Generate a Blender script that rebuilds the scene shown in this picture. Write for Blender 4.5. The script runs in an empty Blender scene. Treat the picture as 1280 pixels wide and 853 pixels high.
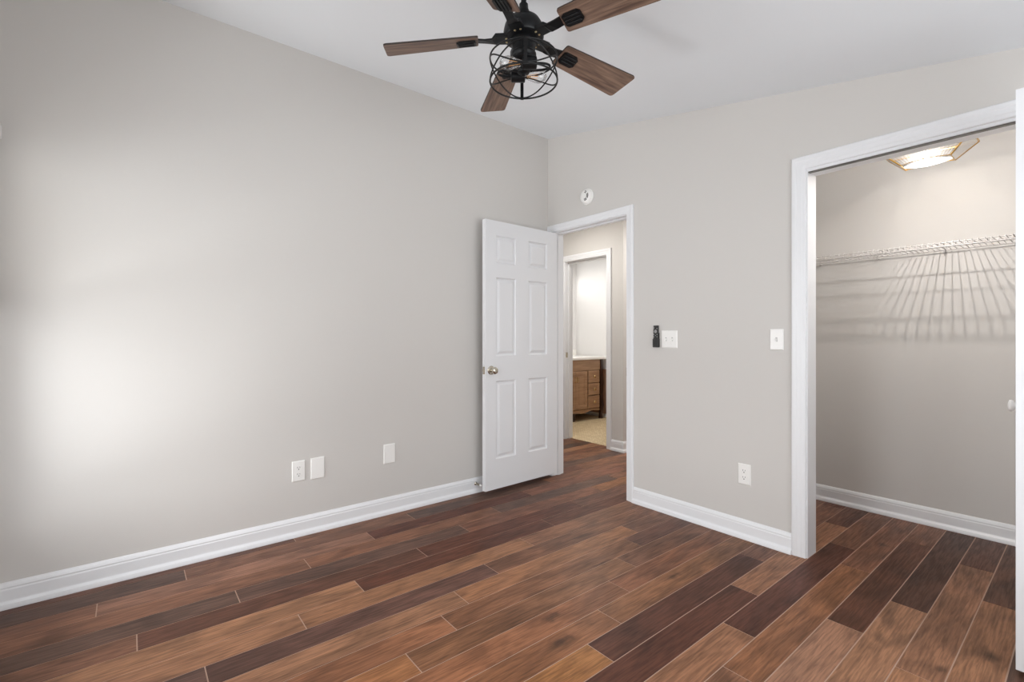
import bpy, bmesh, math, random
from mathutils import Vector, Matrix
random.seed(11)
PI = math.pi
S = bpy.context.scene
COL = S.collection

# ------------------------------------------------------------------ camera
CAM = (2.952, -2.772, 1.16)
cd = bpy.data.cameras.new('camera')
cd.sensor_width = 36.0
cd.lens = 594.0 / 1280.0 * 36.0
cd.shift_y = -4.3 / 1280.0
cd.clip_start = 0.02
cam = bpy.data.objects.new('camera', cd)
cam.location = CAM
cam.rotation_euler = (PI / 2, 0, math.radians(51.12))
COL.objects.link(cam)
S.camera = cam

# ------------------------------------------------------------------ view, world, lights
S.view_settings.view_transform = 'Standard'
S.view_settings.look = 'None'
S.view_settings.gamma = 1.0
S.view_settings.use_curve_mapping = False
S.view_settings.exposure = 0.0
S.cycles.use_adaptive_sampling = False
S.cycles.max_bounces = 16
S.cycles.diffuse_bounces = 10
S.cycles.transparent_max_bounces = 16
S.cycles.sample_clamp_indirect = 6.0

w = bpy.data.worlds.new('World')
S.world = w
w.use_nodes = True
bg = w.node_tree.nodes['Background']
bg.inputs['Color'].default_value = (0.90, 0.95, 1.0, 1)
bg.inputs['Strength'].default_value = 1.5

def area_light(name, loc, direction, sx, sy, watt, color=(1, 1, 1), spread=180):
    ld = bpy.data.lights.new(name, 'AREA')
    ld.shape = 'RECTANGLE'
    ld.size = sx
    ld.size_y = sy
    ld.energy = watt
    ld.color = color
    ld.spread = math.radians(spread)
    o = bpy.data.objects.new(name, ld)
    o.location = loc
    o.rotation_euler = Vector(direction).to_track_quat('-Z', 'Y').to_euler()
    COL.objects.link(o)
    return o

# daylight at the front window, added fill lights, and the lamps of the rooms beyond
area_light('daylight_front_window', (0.90, -5.90, 2.40), (0.0, 1, -0.15), 6.0, 4.2, 650, (0.97, 0.985, 1.0))
area_light('ground_bounce_front_window', (0.60, -4.50, -0.50), (0.0, 1, 0.95), 2.0, 1.6, 236, (0.97, 0.985, 1.0))  # added upward lamp in place of daylight bounced off the ground, lifts the ceiling
area_light('fill_light_right', (3.72, -1.45, 1.20), (-1, -0.08, 0.12), 2.3, 1.5, 44, (0.96, 0.98, 1.0))  # added fill from the unseen right side
area_light('hall_ceiling_lamp', (0.32, 1.75, 2.40), (0, 0, -1), 0.3, 0.3, 26, (1.0, 0.97, 0.93))
area_light('hall_fill_near_bedroom', (-0.45, 0.36, 2.41), (0, 0, -1), 0.3, 0.3, 13, (1.0, 0.97, 0.93))  # added unseen fill that brightens the hall walls
area_light('bathroom_ceiling_lamp', (-1.2, 1.75, 2.40), (0, 0, -1), 0.5, 0.5, 19, (1.0, 0.98, 0.95))
area_light('bathroom_vanity_lamp', (-2.06, 2.25, 1.95), (1, 0.35, -0.1), 0.5, 0.12, 1.3, (1.0, 0.97, 0.94))

# ------------------------------------------------------------------ materials
def srgb(r, g, b):
    f = lambda c: (c / 255 / 12.92) if c / 255 <= 0.04045 else ((c / 255 + 0.055) / 1.055) ** 2.4
    return (f(r), f(g), f(b), 1)

def N(t, kind, **kw):
    n = t.nodes.new(kind)
    for k, v in kw.items():
        if k.startswith('i_'):
            n.inputs[k[2:].replace('_', ' ')].default_value = v
        else:
            setattr(n, k, v)
    return n

def mat(name, color, rough=0.5, metal=0.0, bump=0.0, bump_scale=300, spec=0.5, mottle=0.0, emit=None, emit_strength=0.0):
    m = bpy.data.materials.new(name)
    m.use_nodes = True
    t = m.node_tree
    b = t.nodes['Principled BSDF']
    b.inputs['Base Color'].default_value = color
    b.inputs['Roughness'].default_value = rough
    b.inputs['Metallic'].default_value = metal
    b.inputs['Specular IOR Level'].default_value = spec
    if emit:
        b.inputs['Emission Color'].default_value = emit
        b.inputs['Emission Strength'].default_value = emit_strength
    tc = N(t, 'ShaderNodeTexCoord')
    if bump > 0:
        no = N(t, 'ShaderNodeTexNoise', i_Scale=bump_scale, i_Detail=3.0)
        t.links.new(tc.outputs['Object'], no.inputs['Vector'])
        bp = N(t, 'ShaderNodeBump', i_Strength=bump, i_Distance=0.002)
        t.links.new(no.outputs['Fac'], bp.inputs['Height'])
        t.links.new(bp.outputs['Normal'], b.inputs['Normal'])
    if mottle > 0:
        n2 = N(t, 'ShaderNodeTexNoise', i_Scale=2.5, i_Detail=4.0)
        t.links.new(tc.outputs['Object'], n2.inputs['Vector'])
        mr = N(t, 'ShaderNodeMapRange')
        mr.inputs['To Min'].default_value = 1 - mottle
        mr.inputs['To Max'].default_value = 1 + mottle
        t.links.new(n2.outputs['Fac'], mr.inputs['Value'])
        hv = N(t, 'ShaderNodeHueSaturation')
        hv.inputs['Color'].default_value = color
        t.links.new(mr.outputs['Result'], hv.inputs['Value'])
        t.links.new(hv.outputs['Color'], b.inputs['Base Color'])
    return m

def glass_mat(name, tint=(1, 1, 1, 1), refl=0.12, rough=0.03, frost=0.0):
    """thin clear glass: mostly lets light through, mirrors a little at grazing angles"""
    m = bpy.data.materials.new(name)
    m.use_nodes = True
    t = m.node_tree
    t.nodes.remove(t.nodes['Principled BSDF'])
    out = t.nodes['Material Output']
    tr = N(t, 'ShaderNodeBsdfTransparent')
    tr.inputs['Color'].default_value = tint
    gl = N(t, 'ShaderNodeBsdfGlossy', i_Roughness=rough)
    lw = N(t, 'ShaderNodeLayerWeight', i_Blend=0.35)
    mr = N(t, 'ShaderNodeMapRange')
    mr.inputs['To Min'].default_value = refl * 0.4
    mr.inputs['To Max'].default_value = min(1, refl * 5)
    t.links.new(lw.outputs['Fresnel'], mr.inputs['Value'])
    mx = N(t, 'ShaderNodeMixShader')
    t.links.new(mr.outputs['Result'], mx.inputs['Fac'])
    clear = tr.outputs[0]
    if frost > 0:
        tl = N(t, 'ShaderNodeBsdfTranslucent')
        tl.inputs['Color'].default_value = tint
        fm = N(t, 'ShaderNodeMixShader')
        fm.inputs['Fac'].default_value = frost
        t.links.new(clear, fm.inputs[1])
        t.links.new(tl.outputs[0], fm.inputs[2])
        clear = fm.outputs[0]
    t.links.new(clear, mx.inputs[1])
    t.links.new(gl.outputs[0], mx.inputs[2])
    t.links.new(mx.outputs[0], out.inputs['Surface'])
    return m

def wood_mat(name, base, dark, scale=(1, 1, 1), rough=0.55, coord='Object', contrast=0.8):
    """straight grain running along the local X axis"""
    m = bpy.data.materials.new(name)
    m.use_nodes = True
    t = m.node_tree
    b = t.nodes['Principled BSDF']
    b.inputs['Roughness'].default_value = rough
    tc = N(t, 'ShaderNodeTexCoord')
    mp = N(t, 'ShaderNodeMapping')
    mp.inputs['Scale'].default_value = scale
    t.links.new(tc.outputs[coord], mp.inputs['Vector'])
    n1 = N(t, 'ShaderNodeTexNoise', i_Scale=1.0, i_Detail=6.0, i_Distortion=0.4)
    t.links.new(mp.outputs['Vector'], n1.inputs['Vector'])
    cr = N(t, 'ShaderNodeValToRGB')
    cr.color_ramp.elements[0].position = 0.5 - 0.22 * contrast
    cr.color_ramp.elements[1].position = 0.5 + 0.25 * contrast
    cr.color_ramp.elements[0].color = dark
    cr.color_ramp.elements[1].color = base
    t.links.new(n1.outputs['Fac'], cr.inputs['Fac'])
    t.links.new(cr.outputs['Color'], b.inputs['Base Color'])
    bp = N(t, 'ShaderNodeBump', i_Strength=0.15, i_Distance=0.001)
    t.links.new(n1.outputs['Fac'], bp.inputs['Height'])
    t.links.new(bp.outputs['Normal'], b.inputs['Normal'])
    return m

M = {}
M['wall'] = mat('greige_paint', srgb(207, 204, 200), 0.75, bump=0.12, bump_scale=260, spec=0.25)
M['ceiling'] = mat('ceiling_paint', srgb(228, 231, 234), 0.9, bump=0.1, bump_scale=220, spec=0.15)
M['trim'] = mat('white_trim_paint', srgb(231, 232, 234), 0.35, bump=0.03, bump_scale=60)
M['door'] = mat('white_door_paint', srgb(226, 227, 229), 0.4, bump=0.04, bump_scale=180)
M['plate'] = mat('white_plastic', srgb(240, 239, 236), 0.3)
M['slot'] = mat('dark_slot', srgb(38, 35, 33), 0.6)
M['black'] = mat('black_metal', srgb(13, 14, 16), 0.42, metal=0.0, spec=0.3, bump=0.05, bump_scale=120)
M['cage'] = mat('black_wire', srgb(17, 17, 18), 0.4, metal=0.4)
M['screw'] = mat('brass_screw', srgb(200, 180, 140), 0.3, metal=1.0)
M['nickel'] = mat('satin_nickel', srgb(205, 198, 184), 0.22, metal=1.0)
M['remote'] = mat('black_plastic', srgb(34, 33, 32), 0.45)
M['remote_key'] = mat('grey_key', srgb(150, 150, 148), 0.5)
M['gold'] = mat('gold_metal', srgb(190, 150, 80), 0.3, metal=1.0)
M['bulb_on'] = mat('lit_bulb', srgb(255, 235, 200), 0.4, emit=(1.0, 0.94, 0.88, 1), emit_strength=900)
M['filament'] = mat('amber_filament', srgb(240, 180, 110), 0.4, emit=(1.0, 0.50, 0.14, 1), emit_strength=0.08)
M['glass'] = glass_mat('clear_glass')
M['amber_glass'] = glass_mat('ribbed_amber_glass', (0.47, 0.443, 0.405, 1), 0.16, 0.08, 0.05)
M['diffuser'] = glass_mat('frosted_bottom_glass', (1.0, 0.98, 0.95, 1), 0.06, 0.05, 0.06)
M['pane'] = glass_mat('window_pane', (1, 1, 1, 1), 0.08, 0.01)
M['wire'] = mat('white_coated_wire', srgb(192, 188, 185), 0.5)
M['counter'] = mat('white_countertop', srgb(246, 244, 240), 0.2)
M['tile_wall'] = mat('bathroom_paint', srgb(226, 225, 224), 0.6, spec=0.3)
M['brass'] = mat('brushed_brass', srgb(225, 200, 150), 0.25, metal=1.0)
M['blind'] = mat('white_blind', srgb(232, 230, 226), 0.5)
M['rubber'] = mat('white_rubber', srgb(225, 225, 222), 0.6)
M['vanity'] = wood_mat('brown_vanity_wood', srgb(184, 150, 118), srgb(154, 120, 92), (30, 3, 30), 0.4)
M['vanity_dark'] = wood_mat('dark_leg_wood', srgb(58, 34, 24), srgb(40, 22, 15), (30, 30, 3), 0.35)
M['wainscot'] = wood_mat('brown_panel_wood', srgb(172, 134, 110), srgb(150, 114, 92), (30, 30, 3), 0.5)
M['blade'] = wood_mat('weathered_blade_wood', srgb(136, 110, 93), srgb(80, 60, 50), (6, 80, 30), 0.5)
M['blade_edge'] = mat('dark_blade_edge', srgb(52, 42, 38), 0.6)

# ------------------------------------------------------------------ mesh helpers
def bx(bm, x0, x1, y0, y1, z0, z1, bevel=0.0, seg=2):
    c = [(x0, y0, z0), (x1, y0, z0), (x1, y1, z0), (x0, y1, z0), (x0, y0, z1), (x1, y0, z1), (x1, y1, z1), (x0, y1, z1)]
    v = [bm.verts.new(p) for p in c]
    fs = [bm.faces.new([v[i] for i in f]) for f in ((0, 3, 2, 1), (4, 5, 6, 7), (0, 1, 5, 4), (1, 2, 6, 5), (2, 3, 7, 6), (3, 0, 4, 7))]
    if bevel > 0:
        es = list({e for f in fs for e in f.edges})
        bmesh.ops.bevel(bm, geom=es, offset=bevel, segments=seg, profile=0.5, affect='EDGES')

def prism(bm, pts, axis, a, b):
    """closed 2D outline swept along an axis from a to b"""
    def P(p, t):
        return {'x': (t, p[0], p[1]), 'y': (p[0], t, p[1]), 'z': (p[0], p[1], t)}[axis]
    v0 = [bm.verts.new(P(p, a)) for p in pts]
    v1 = [bm.verts.new(P(p, b)) for p in pts]
    n = len(pts)
    for i in range(n):
        bm.faces.new((v0[i], v0[(i + 1) % n], v1[(i + 1) % n], v1[i]))
    bm.faces.new(v0[::-1])
    bm.faces.new(v1)

def lathe(bm, prof, seg=32, mtx=None, cap=True):
    """profile of (radius, height) turned round local Z"""
    rings = []
    for r, z in prof:
        ring = []
        for i in range(seg):
            a = 2 * PI * i / seg
            p = Vector((max(r, 1e-5) * math.cos(a), max(r, 1e-5) * math.sin(a), z))
            ring.append(bm.verts.new(mtx @ p if mtx else p))
        rings.append(ring)
    for a, b in zip(rings, rings[1:]):
        for i in range(seg):
            bm.faces.new((a[i], a[(i + 1) % seg], b[(i + 1) % seg], b[i]))
    if cap:
        bm.faces.new(rings[0][::-1])
        bm.faces.new(rings[-1])

def frame_to(p, d):
    """matrix that puts local Z along d at p"""
    q = Vector(d).normalized().to_track_quat('Z', 'Y')
    return Matrix.Translation(Vector(p)) @ q.to_matrix().to_4x4()

def cyl(bm, p, q, r, seg=12, r2=None):
    p, q = Vector(p), Vector(q)
    lathe(bm, [(r, 0), (r if r2 is None else r2, (q - p).length)], seg, frame_to(p, q - p))

def tube(bm, pts, r, seg=8, closed=False):
    pts = [Vector(p) for p in pts]
    n = len(pts)
    rings = []
    up = Vector((0, 0, 1))
    prev = None
    for i in range(n):
        if closed:
            t = pts[(i + 1) % n] - pts[i - 1]
        else:
            t = pts[min(i + 1, n - 1)] - pts[max(i - 1, 0)]
        t.normalize()
        if prev is None:
            a = t.cross(up)
            if a.length < 1e-3:
                a = t.cross(Vector((1, 0, 0)))
        else:
            a = prev - t * prev.dot(t)
        a.normalize()
        prev = a
        b = t.cross(a)
        rings.append([bm.verts.new(pts[i] + (a * math.cos(2 * PI * k / seg) + b * math.sin(2 * PI * k / seg)) * r) for k in range(seg)])
    m = n if closed else n - 1
    for i in range(m):
        A, B = rings[i], rings[(i + 1) % n]
        off = 0
        if closed and i == n - 1:
            off = min(range(seg), key=lambda o: sum((A[k].co - B[(k + o) % seg].co).length for k in range(seg)))
        for k in range(seg):
            bm.faces.new((A[k], A[(k + 1) % seg], B[(k + 1 + off) % seg], B[(k + off) % seg]))
    if not closed:
        bm.faces.new(rings[0][::-1])
        bm.faces.new(rings[-1])

def obj(name, bm, m, parent=None, smooth=False, angle=35):
    bmesh.ops.recalc_face_normals(bm, faces=bm.faces)
    me = bpy.data.meshes.new(name)
    bm.to_mesh(me)
    bm.free()
    ms = m if isinstance(m, (list, tuple)) else [m]
    for x in ms:
        me.materials.append(x)
    o = bpy.data.objects.new(name, me)
    COL.objects.link(o)
    if smooth:
        for p in me.polygons:
            p.use_smooth = True
        me.set_sharp_from_angle(angle=math.radians(angle))
    if parent is not None:
        o.parent = parent
    return o

def shape(fn, *a, **k):
    bm = bmesh.new()
    fn(bm, *a, **k)
    return bm

def thing(name, label, cat, loc=(0, 0, 0), rotz=0.0, group=None):
    o = bpy.data.objects.new(name, None)
    o.empty_display_size = 0.1
    COL.objects.link(o)
    o.location = loc
    o.rotation_euler = (0, 0, rotz)
    o['label'] = label
    o['category'] = cat
    if group:
        o['group'] = group
    return o

def tag(o, label, cat, group=None):
    o['label'] = label
    o['category'] = cat
    if group:
        o['group'] = group
    return o

def struct(o, label=None, cat=None):
    o['kind'] = 'structure'
    if label:
        o['label'] = label
        o['category'] = cat
    return o

# ------------------------------------------------------------------ dimensions
SLOPE = 0.193
CH = 2.848                          # ceiling height at the left wall
ceil_z = lambda x: CH - SLOPE * x
XR, YF = 3.50, -3.25                # right wall, front wall
T = 0.115                           # wall thickness
D1 = (0.066, 0.821, 2.037)          # bedroom doorway: clear left, right, head
D2 = (1.985, 2.855, 2.032)          # closet doorway
D3 = (-0.895, -0.295, 2.018)        # bathroom doorway (hall wall)
HY = 1.115                          # hall wall face
CY = 1.085                          # closet back wall face

# ------------------------------------------------------------------ floor: wood-look planks with grout lines
def plank_floor():
    X0, P, L, G = 0.0768, 0.12725, 1.208, 0.0021
    d, dg_, m_, r_, l_, o_ = (90, 62, 52), (96, 76, 67), (126, 93, 75), (104, 74, 62), (152, 114, 87), (152, 108, 74)
    rows = {   # row: (one joint position, colours from the near end to the far end keyed by the joint that starts the plank)
        -1: (-2.032, {0: m_, -1: r_, 1: r_}),
        0: (-1.349, {-2: dg_, -1: m_, 0: dg_, 1: m_}),
        1: (-1.671, {-2: m_, -1: (140, 105, 88), 0: d, 1: (124, 88, 72)}),
        2: (-2.059, {-1: m_, 0: (132, 96, 76), 1: dg_, 2: m_}),
        3: (-1.185, {-2: dg_, -1: (98, 76, 67), 0: (124, 88, 71), 1: (140, 102, 72)}),
        4: (-1.540, {-2: m_, -1: (94, 74, 66), 0: (92, 66, 56), 1: r_}),
        5: (-1.935, {-1: l_, 0: (94, 68, 58), 1: (88, 64, 54), 2: m_}),
        6: (-2.221, {-1: (150, 112, 86), 0: (142, 105, 79), 1: (130, 97, 77), 2: m_}),
        7: (-1.356, {-2: (104, 82, 75), -1: (100, 75, 67), 0: (122, 90, 71), 1: m_}),
        8: (-1.618, {-1: (146, 110, 86), 0: (148, 108, 80), 1: (122, 92, 76), 2: r_}),
        9: (-1.759, {-1: (140, 101, 76), 0: (128, 94, 71), 1: (108, 78, 66), 2: m_}),
        10: (-1.982, {-1: o_, 0: (128, 95, 71), 1: (118, 87, 70), 2: m_}),
        11: (-0.993, {-2: m_, -1: (142, 102, 76), 0: (130, 92, 70), 1: r_}),
        12: (-1.217, {-1: (136, 98, 71), 0: (132, 97, 71), 1: m_}),
        13: (-1.422, {-1: (156, 112, 71), 0: (82, 61, 54), 1: (126, 92, 75)}),
        14: (-0.571, {-2: m_, -1: (84, 61, 53), 0: (146, 108, 84), 1: r_}),
        15: (-0.890, {-1: (146, 108, 83), 0: (83, 60, 53), 1: (116, 84, 67)}),
        16: (-1.140, {-1: (130, 97, 76), 0: (136, 98, 71), 1: (122, 88, 70)}),
        17: (-0.530, {-1: (138, 106, 87), 0: (86, 66, 57), 1: (124, 90, 71)}),
        18: (-0.160, {-2: m_, -1: (142, 108, 85), 0: (76, 61, 55), 1: r_}),
        19: (-0.668, {-1: l_, 0: (138, 103, 81), 1: (88, 69, 61)}),
        20: (0.158, {-2: r_, -1: (142, 106, 81), 0: (88, 72, 64), 1: m_}),
    }
    pal = [d, dg_, m_, r_, l_, o_, (122, 88, 70), (132, 98, 76), (96, 70, 60)]
    rnd = random.Random(5)
    def shade_of(c):
        k = (0.95, 0.76, 0.64) if sum(c) < 235 else ((0.92, 0.85, 0.80) if sum(c) < 322 else (0.95, 0.90, 0.86))
        return srgb(c[0] * k[0], c[1] * k[1], c[2] * k[2])
    bm = bmesh.new()
    uvl = bm.loops.layers.uv.new('UVMap')
    cl = bm.loops.layers.float_color.new('plank_tone')
    def region(x0, x1):
        if x1 <= 0.0:
            return 0.0, 1.20
        return YF - 0.02, 1.20
    k = -14
    while X0 + P * k < XR + 0.05:
        xa, xb = X0 + P * k + G, X0 + P * (k + 1) - G
        ylo, yhi = region(xa, xb)
        j, tones = rows.get(k, (rnd.uniform(-1.2, 0), {}))
        n = math.floor((ylo - j) / L) - 1
        while j + n * L < yhi:
            a, b = max(j + n * L + G, ylo), min(j + (n + 1) * L - G, yhi)
            tone = tones.get(n, rnd.choice(pal))
            off = (rnd.uniform(0, 50), rnd.uniform(0, 50))
            if b - a > 0.004:
                z1, z0 = 0.0, -0.003
                c = [(xa, a, z1), (xb, a, z1), (xb, b, z1), (xa, b, z1)]
                top = [bm.verts.new(p) for p in c]
                low = [bm.verts.new((p[0], p[1], z0)) for p in c]
                fs = [bm.faces.new(top)] + [bm.faces.new((low[i], low[(i + 1) % 4], top[(i + 1) % 4], top[i])) for i in range(4)]
                for f in fs:
                    for lp in f.loops:
                        lp[uvl].uv = (lp.vert.co.y + off[0], lp.vert.co.x - xa + off[1])
                        lp[cl] = shade_of(tone)
            n += 1
        k += 1
    # grout bed just under the plank tops
    for (x0, x1, y0, y1) in ((-1.75, 0.0, 0.0, 1.20), (0.0, XR + 0.05, YF - 0.02, 1.20)):
        f = bm.faces.new([bm.verts.new(p) for p in ((x0, y0, -0.0011), (x1, y0, -0.0011), (x1, y1, -0.0011), (x0, y1, -0.0011))])
        f.material_index = 1
    m = bpy.data.materials.new('wood_look_plank')
    m.use_nodes = True
    t = m.node_tree
    b = t.nodes['Principled BSDF']
    at = N(t, 'ShaderNodeAttribute', attribute_name='plank_tone')
    uv = N(t, 'ShaderNodeUVMap', uv_map='UVMap')
    def noise(scale, detail, dist):
        mp = N(t, 'ShaderNodeMapping')
        mp.inputs['Scale'].default_value = scale
        t.links.new(uv.outputs['UV'], mp.inputs['Vector'])
        n = N(t, 'ShaderNodeTexNoise', i_Scale=1.0, i_Detail=detail, i_Distortion=dist)
        t.links.new(mp.outputs['Vector'], n.inputs['Vector'])
        return n.outputs['Fac']
    def ramp(fac, lo, hi, a, bb):
        r = N(t, 'ShaderNodeMapRange', interpolation_type='SMOOTHSTEP')
        r.inputs['From Min'].default_value = lo
        r.inputs['From Max'].default_value = hi
        r.inputs['To Min'].default_value = a
        r.inputs['To Max'].default_value = bb
        t.links.new(fac, r.inputs['Value'])
        return r.outputs['Result']
    def mul(a, bb):
        x = N(t, 'ShaderNodeMath', operation='MULTIPLY')
        t.links.new(a, x.inputs[0])
        t.links.new(bb, x.inputs[1])
        return x.outputs[0]
    fine = ramp(noise((7, 120, 1), 5, 0.6), 0.30, 0.70, 0.72, 1.24)
    blot = ramp(noise((3.2, 9, 1), 5, 1.0), 0.28, 0.72, 0.68, 1.30)
    streak = ramp(noise((2.4, 22, 1), 4, 2.2), 0.26, 0.40, 0.66, 1.0)
    val = mul(mul(fine, blot), streak)
    # cathedral rings in patches
    wv = N(t, 'ShaderNodeTexWave', wave_type='BANDS', bands_direction='Y', i_Scale=26.0, i_Distortion=9.0, i_Detail=2.0)
    wv.inputs['Detail Scale'].default_value = 1.2
    mp = N(t, 'ShaderNodeMapping')
    mp.inputs['Scale'].default_value = (0.28, 1, 1)
    t.links.new(uv.outputs['UV'], mp.inputs['Vector'])
    t.links.new(mp.outputs['Vector'], wv.inputs['Vector'])
    val = mul(val, ramp(wv.outputs['Fac'], 0.0, 0.5, 0.90, 1.03))
    # knots with their own places on the boards
    geo = N(t, 'ShaderNodeNewGeometry')
    wob = N(t, 'ShaderNodeTexNoise', i_Scale=22.0, i_Detail=3.0)
    t.links.new(geo.outputs['Position'], wob.inputs['Vector'])
    for kx, ky, sx, sy, dark in KNOTS:
        sub = N(t, 'ShaderNodeVectorMath', operation='SUBTRACT')
        sub.inputs[1].default_value = (kx, ky, 0)
        t.links.new(geo.outputs['Position'], sub.inputs[0])
        sc = N(t, 'ShaderNodeVectorMath', operation='MULTIPLY')
        sc.inputs[1].default_value = (1 / sx, 1 / sy, 0)
        t.links.new(sub.outputs[0], sc.inputs[0])
        ln = N(t, 'ShaderNodeVectorMath', operation='LENGTH')
        t.links.new(sc.outputs[0], ln.inputs[0])
        ad = N(t, 'ShaderNodeMath', operation='MULTIPLY_ADD')
        ad.inputs[1].default_value = -1.6
        t.links.new(wob.outputs['Fac'], ad.inputs[0])
        t.links.new(ln.outputs['Value'], ad.inputs[2])
        val = mul(val, ramp(ad.outputs[0], -0.75, 0.35, dark, 1.0))
    mx = N(t, 'ShaderNodeVectorMath', operation='SCALE')
    t.links.new(at.outputs['Color'], mx.inputs[0])
    t.links.new(val, mx.inputs['Scale'])
    t.links.new(mx.outputs[0], b.inputs['Base Color'])
    t.links.new(ramp(fine, 0.8, 1.16, 0.42, 0.34), b.inputs['Roughness'])
    b.inputs['Specular IOR Level'].default_value = 0.18
    bp = N(t, 'ShaderNodeBump', i_Strength=0.12, i_Distance=0.001)
    t.links.new(fine, bp.inputs['Height'])
    t.links.new(bp.outputs['Normal'], b.inputs['Normal'])
    grout = mat('tan_grout', srgb(172, 144, 127), 0.85, bump=0.2, bump_scale=400)
    me = bpy.data.meshes.new('floor')
    bm.to_mesh(me)
    bm.free()
    me.materials.append(m)
    me.materials.append(grout)
    o = bpy.data.objects.new('floor', me)
    COL.objects.link(o)
    return struct(o, 'brown wood-look plank floor with thin tan grout lines', 'floor')

KNOTS = [
    (1.523, -1.406, 0.026, 0.070, 0.36), (1.662, -1.489, 0.026, 0.075, 0.36), (1.645, -0.707, 0.024, 0.075, 0.40),
    (2.188, 0.500, 0.030, 0.060, 0.42), (2.700, -0.328, 0.035, 0.050, 0.45), (1.346, -0.869, 0.016, 0.080, 0.50),
    (2.600, -0.560, 0.014, 0.04, 0.5), (0.354, 0.600, 0.030, 0.13, 0.5),
]
plank_floor()

# ------------------------------------------------------------------ shell
def wall_y(name, x0, x1, y0, y1, z1, opens=()):
    """wall slab along x with rectangular openings (left, right, bottom, top); z1 a number or a function of x"""
    zf = z1 if callable(z1) else (lambda x: z1)
    bm = bmesh.new()
    def quad_block(a, b, lo, hi_a, hi_b):
        v = [bm.verts.new(p) for p in ((a, y0, lo), (b, y0, lo), (b, y1, lo), (a, y1, lo), (a, y0, hi_a), (b, y0, hi_b), (b, y1, hi_b), (a, y1, hi_a))]
        for f in ((0, 3, 2, 1), (4, 5, 6, 7), (0, 1, 5, 4), (1, 2, 6, 5), (2, 3, 7, 6), (3, 0, 4, 7)):
            bm.faces.new([v[i] for i in f])
    x = x0
    for (l, r, lo, hi) in sorted(opens):
        quad_block(x, l, 0, zf(x), zf(l))
        if lo > 0:
            quad_block(l, r, 0, lo, lo)
        quad_block(l, r, hi, zf(l), zf(r))
        x = r
    quad_block(x, x1, 0, zf(x), zf(x1))
    return struct(obj(name, bm, M['wall']))

J = 0.019   # jamb board thickness
wall_y('wall_back', -0.12, XR + T, 0.0, T, lambda x: ceil_z(x) + 0.03,
       [(D1[0] - J, D1[1] + J, 0, D1[2] + J), (D2[0] - J, D2[1] + J, 0, D2[2] + J)])
W1 = (0.125, 1.00, 0.36, 1.98)
W3 = (1.50, 2.36, 0.36, 1.98)  # added opening out of view, lets more daylight reach back wall and closet
wall_y('wall_front', -0.12, XR + T, YF - T, YF, lambda x: ceil_z(x) + 0.03, [W1, W3])
bm = bmesh.new()
bx(bm, -0.12, 0.0, YF - T, 0.0, 0, CH + 0.05)
struct(obj('wall_left', bm, M['wall']))
W2 = (-2.60, -0.30, 0.50, 1.98)  # opening of the added right window, out of view, for fill
bm = bmesh.new()
bx(bm, XR, XR + T, YF, W2[0], 0, 2.3)
bx(bm, XR, XR + T, W2[1], 0.0, 0, 2.3)
bx(bm, XR, XR + T, W2[0], W2[1], 0, W2[2])
bx(bm, XR, XR + T, W2[0], W2[1], W2[3], 2.3)
struct(obj('wall_right', bm, M['wall']))
# sloping ceiling
bm = bmesh.new()
prism(bm, [(-0.12, ceil_z(-0.12)), (XR + T, ceil_z(XR + T)), (XR + T, ceil_z(XR + T) + 0.1), (-0.12, ceil_z(-0.12) + 0.1)], 'y', YF - T, T)
struct(obj('ceiling', bm, M['ceiling']), 'white sloping bedroom ceiling, lower towards the closet', 'ceiling')

# closet shell
CX0, CX1 = 1.36, 3.20
bm = bmesh.new(); bx(bm, CX0 - 0.1, CX1 + 0.1, CY, CY + 0.1, 0, 2.44); struct(obj('wall_closet_back', bm, M['wall']))
bm = bmesh.new(); bx(bm, CX0 - 0.1, CX0, T, CY, 0, 2.44); struct(obj('wall_closet_left', bm, M['wall']))
bm = bmesh.new(); bx(bm, CX1, CX1 + 0.1, T, CY, 0, 2.44); struct(obj('wall_closet_right', bm, M['wall']))
bm = bmesh.new(); bx(bm, CX0 - 0.1, CX1 + 0.1, T, CY + 0.1, 2.44, 2.52); struct(obj('ceiling_closet', bm, M['ceiling']))

# hall shell
wall_y('wall_hall', -1.75, -0.08, HY, HY + T, 2.44, [(D3[0] - J, D3[1] + J, 0, D3[2] + J)])
bm = bmesh.new(); bx(bm, -0.08 - T, -0.08, HY + T, 3.0, 0, 2.44); struct(obj('wall_corridor', bm, M['wall']))
bm = bmesh.new(); bx(bm, -0.2, 1.36, 3.0, 3.1, 0, 2.44); struct(obj('wall_corridor_end', bm, M['wall']))
bm = bmesh.new(); bx(bm, CX0 - 0.1, CX0, CY + 0.1, 3.0, 0, 2.44); struct(obj('wall_corridor_right', bm, M['wall']))
bm = bmesh.new(); bx(bm, -1.75, -1.65, T, HY, 0, 2.44); struct(obj('wall_hall_end', bm, M['wall']))
bm = bmesh.new(); bx(bm, -1.75, -0.12, 0.0, T, 0, 2.44); struct(obj('wall_hall_near', bm, M['wall']))
bm = bmesh.new(); bx(bm, -1.75, 1.36, T, 3.1, 2.44, 2.52); struct(obj('ceiling_hall', bm, M['ceiling']))
bm = bmesh.new(); bx(bm, -0.08, 1.26, 1.20, 3.0, -0.02, 0.0); struct(obj('floor_corridor', bm, wood_mat('corridor_wood', srgb(126, 92, 72), srgb(92, 66, 54), (40, 4, 1), 0.4)))

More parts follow.
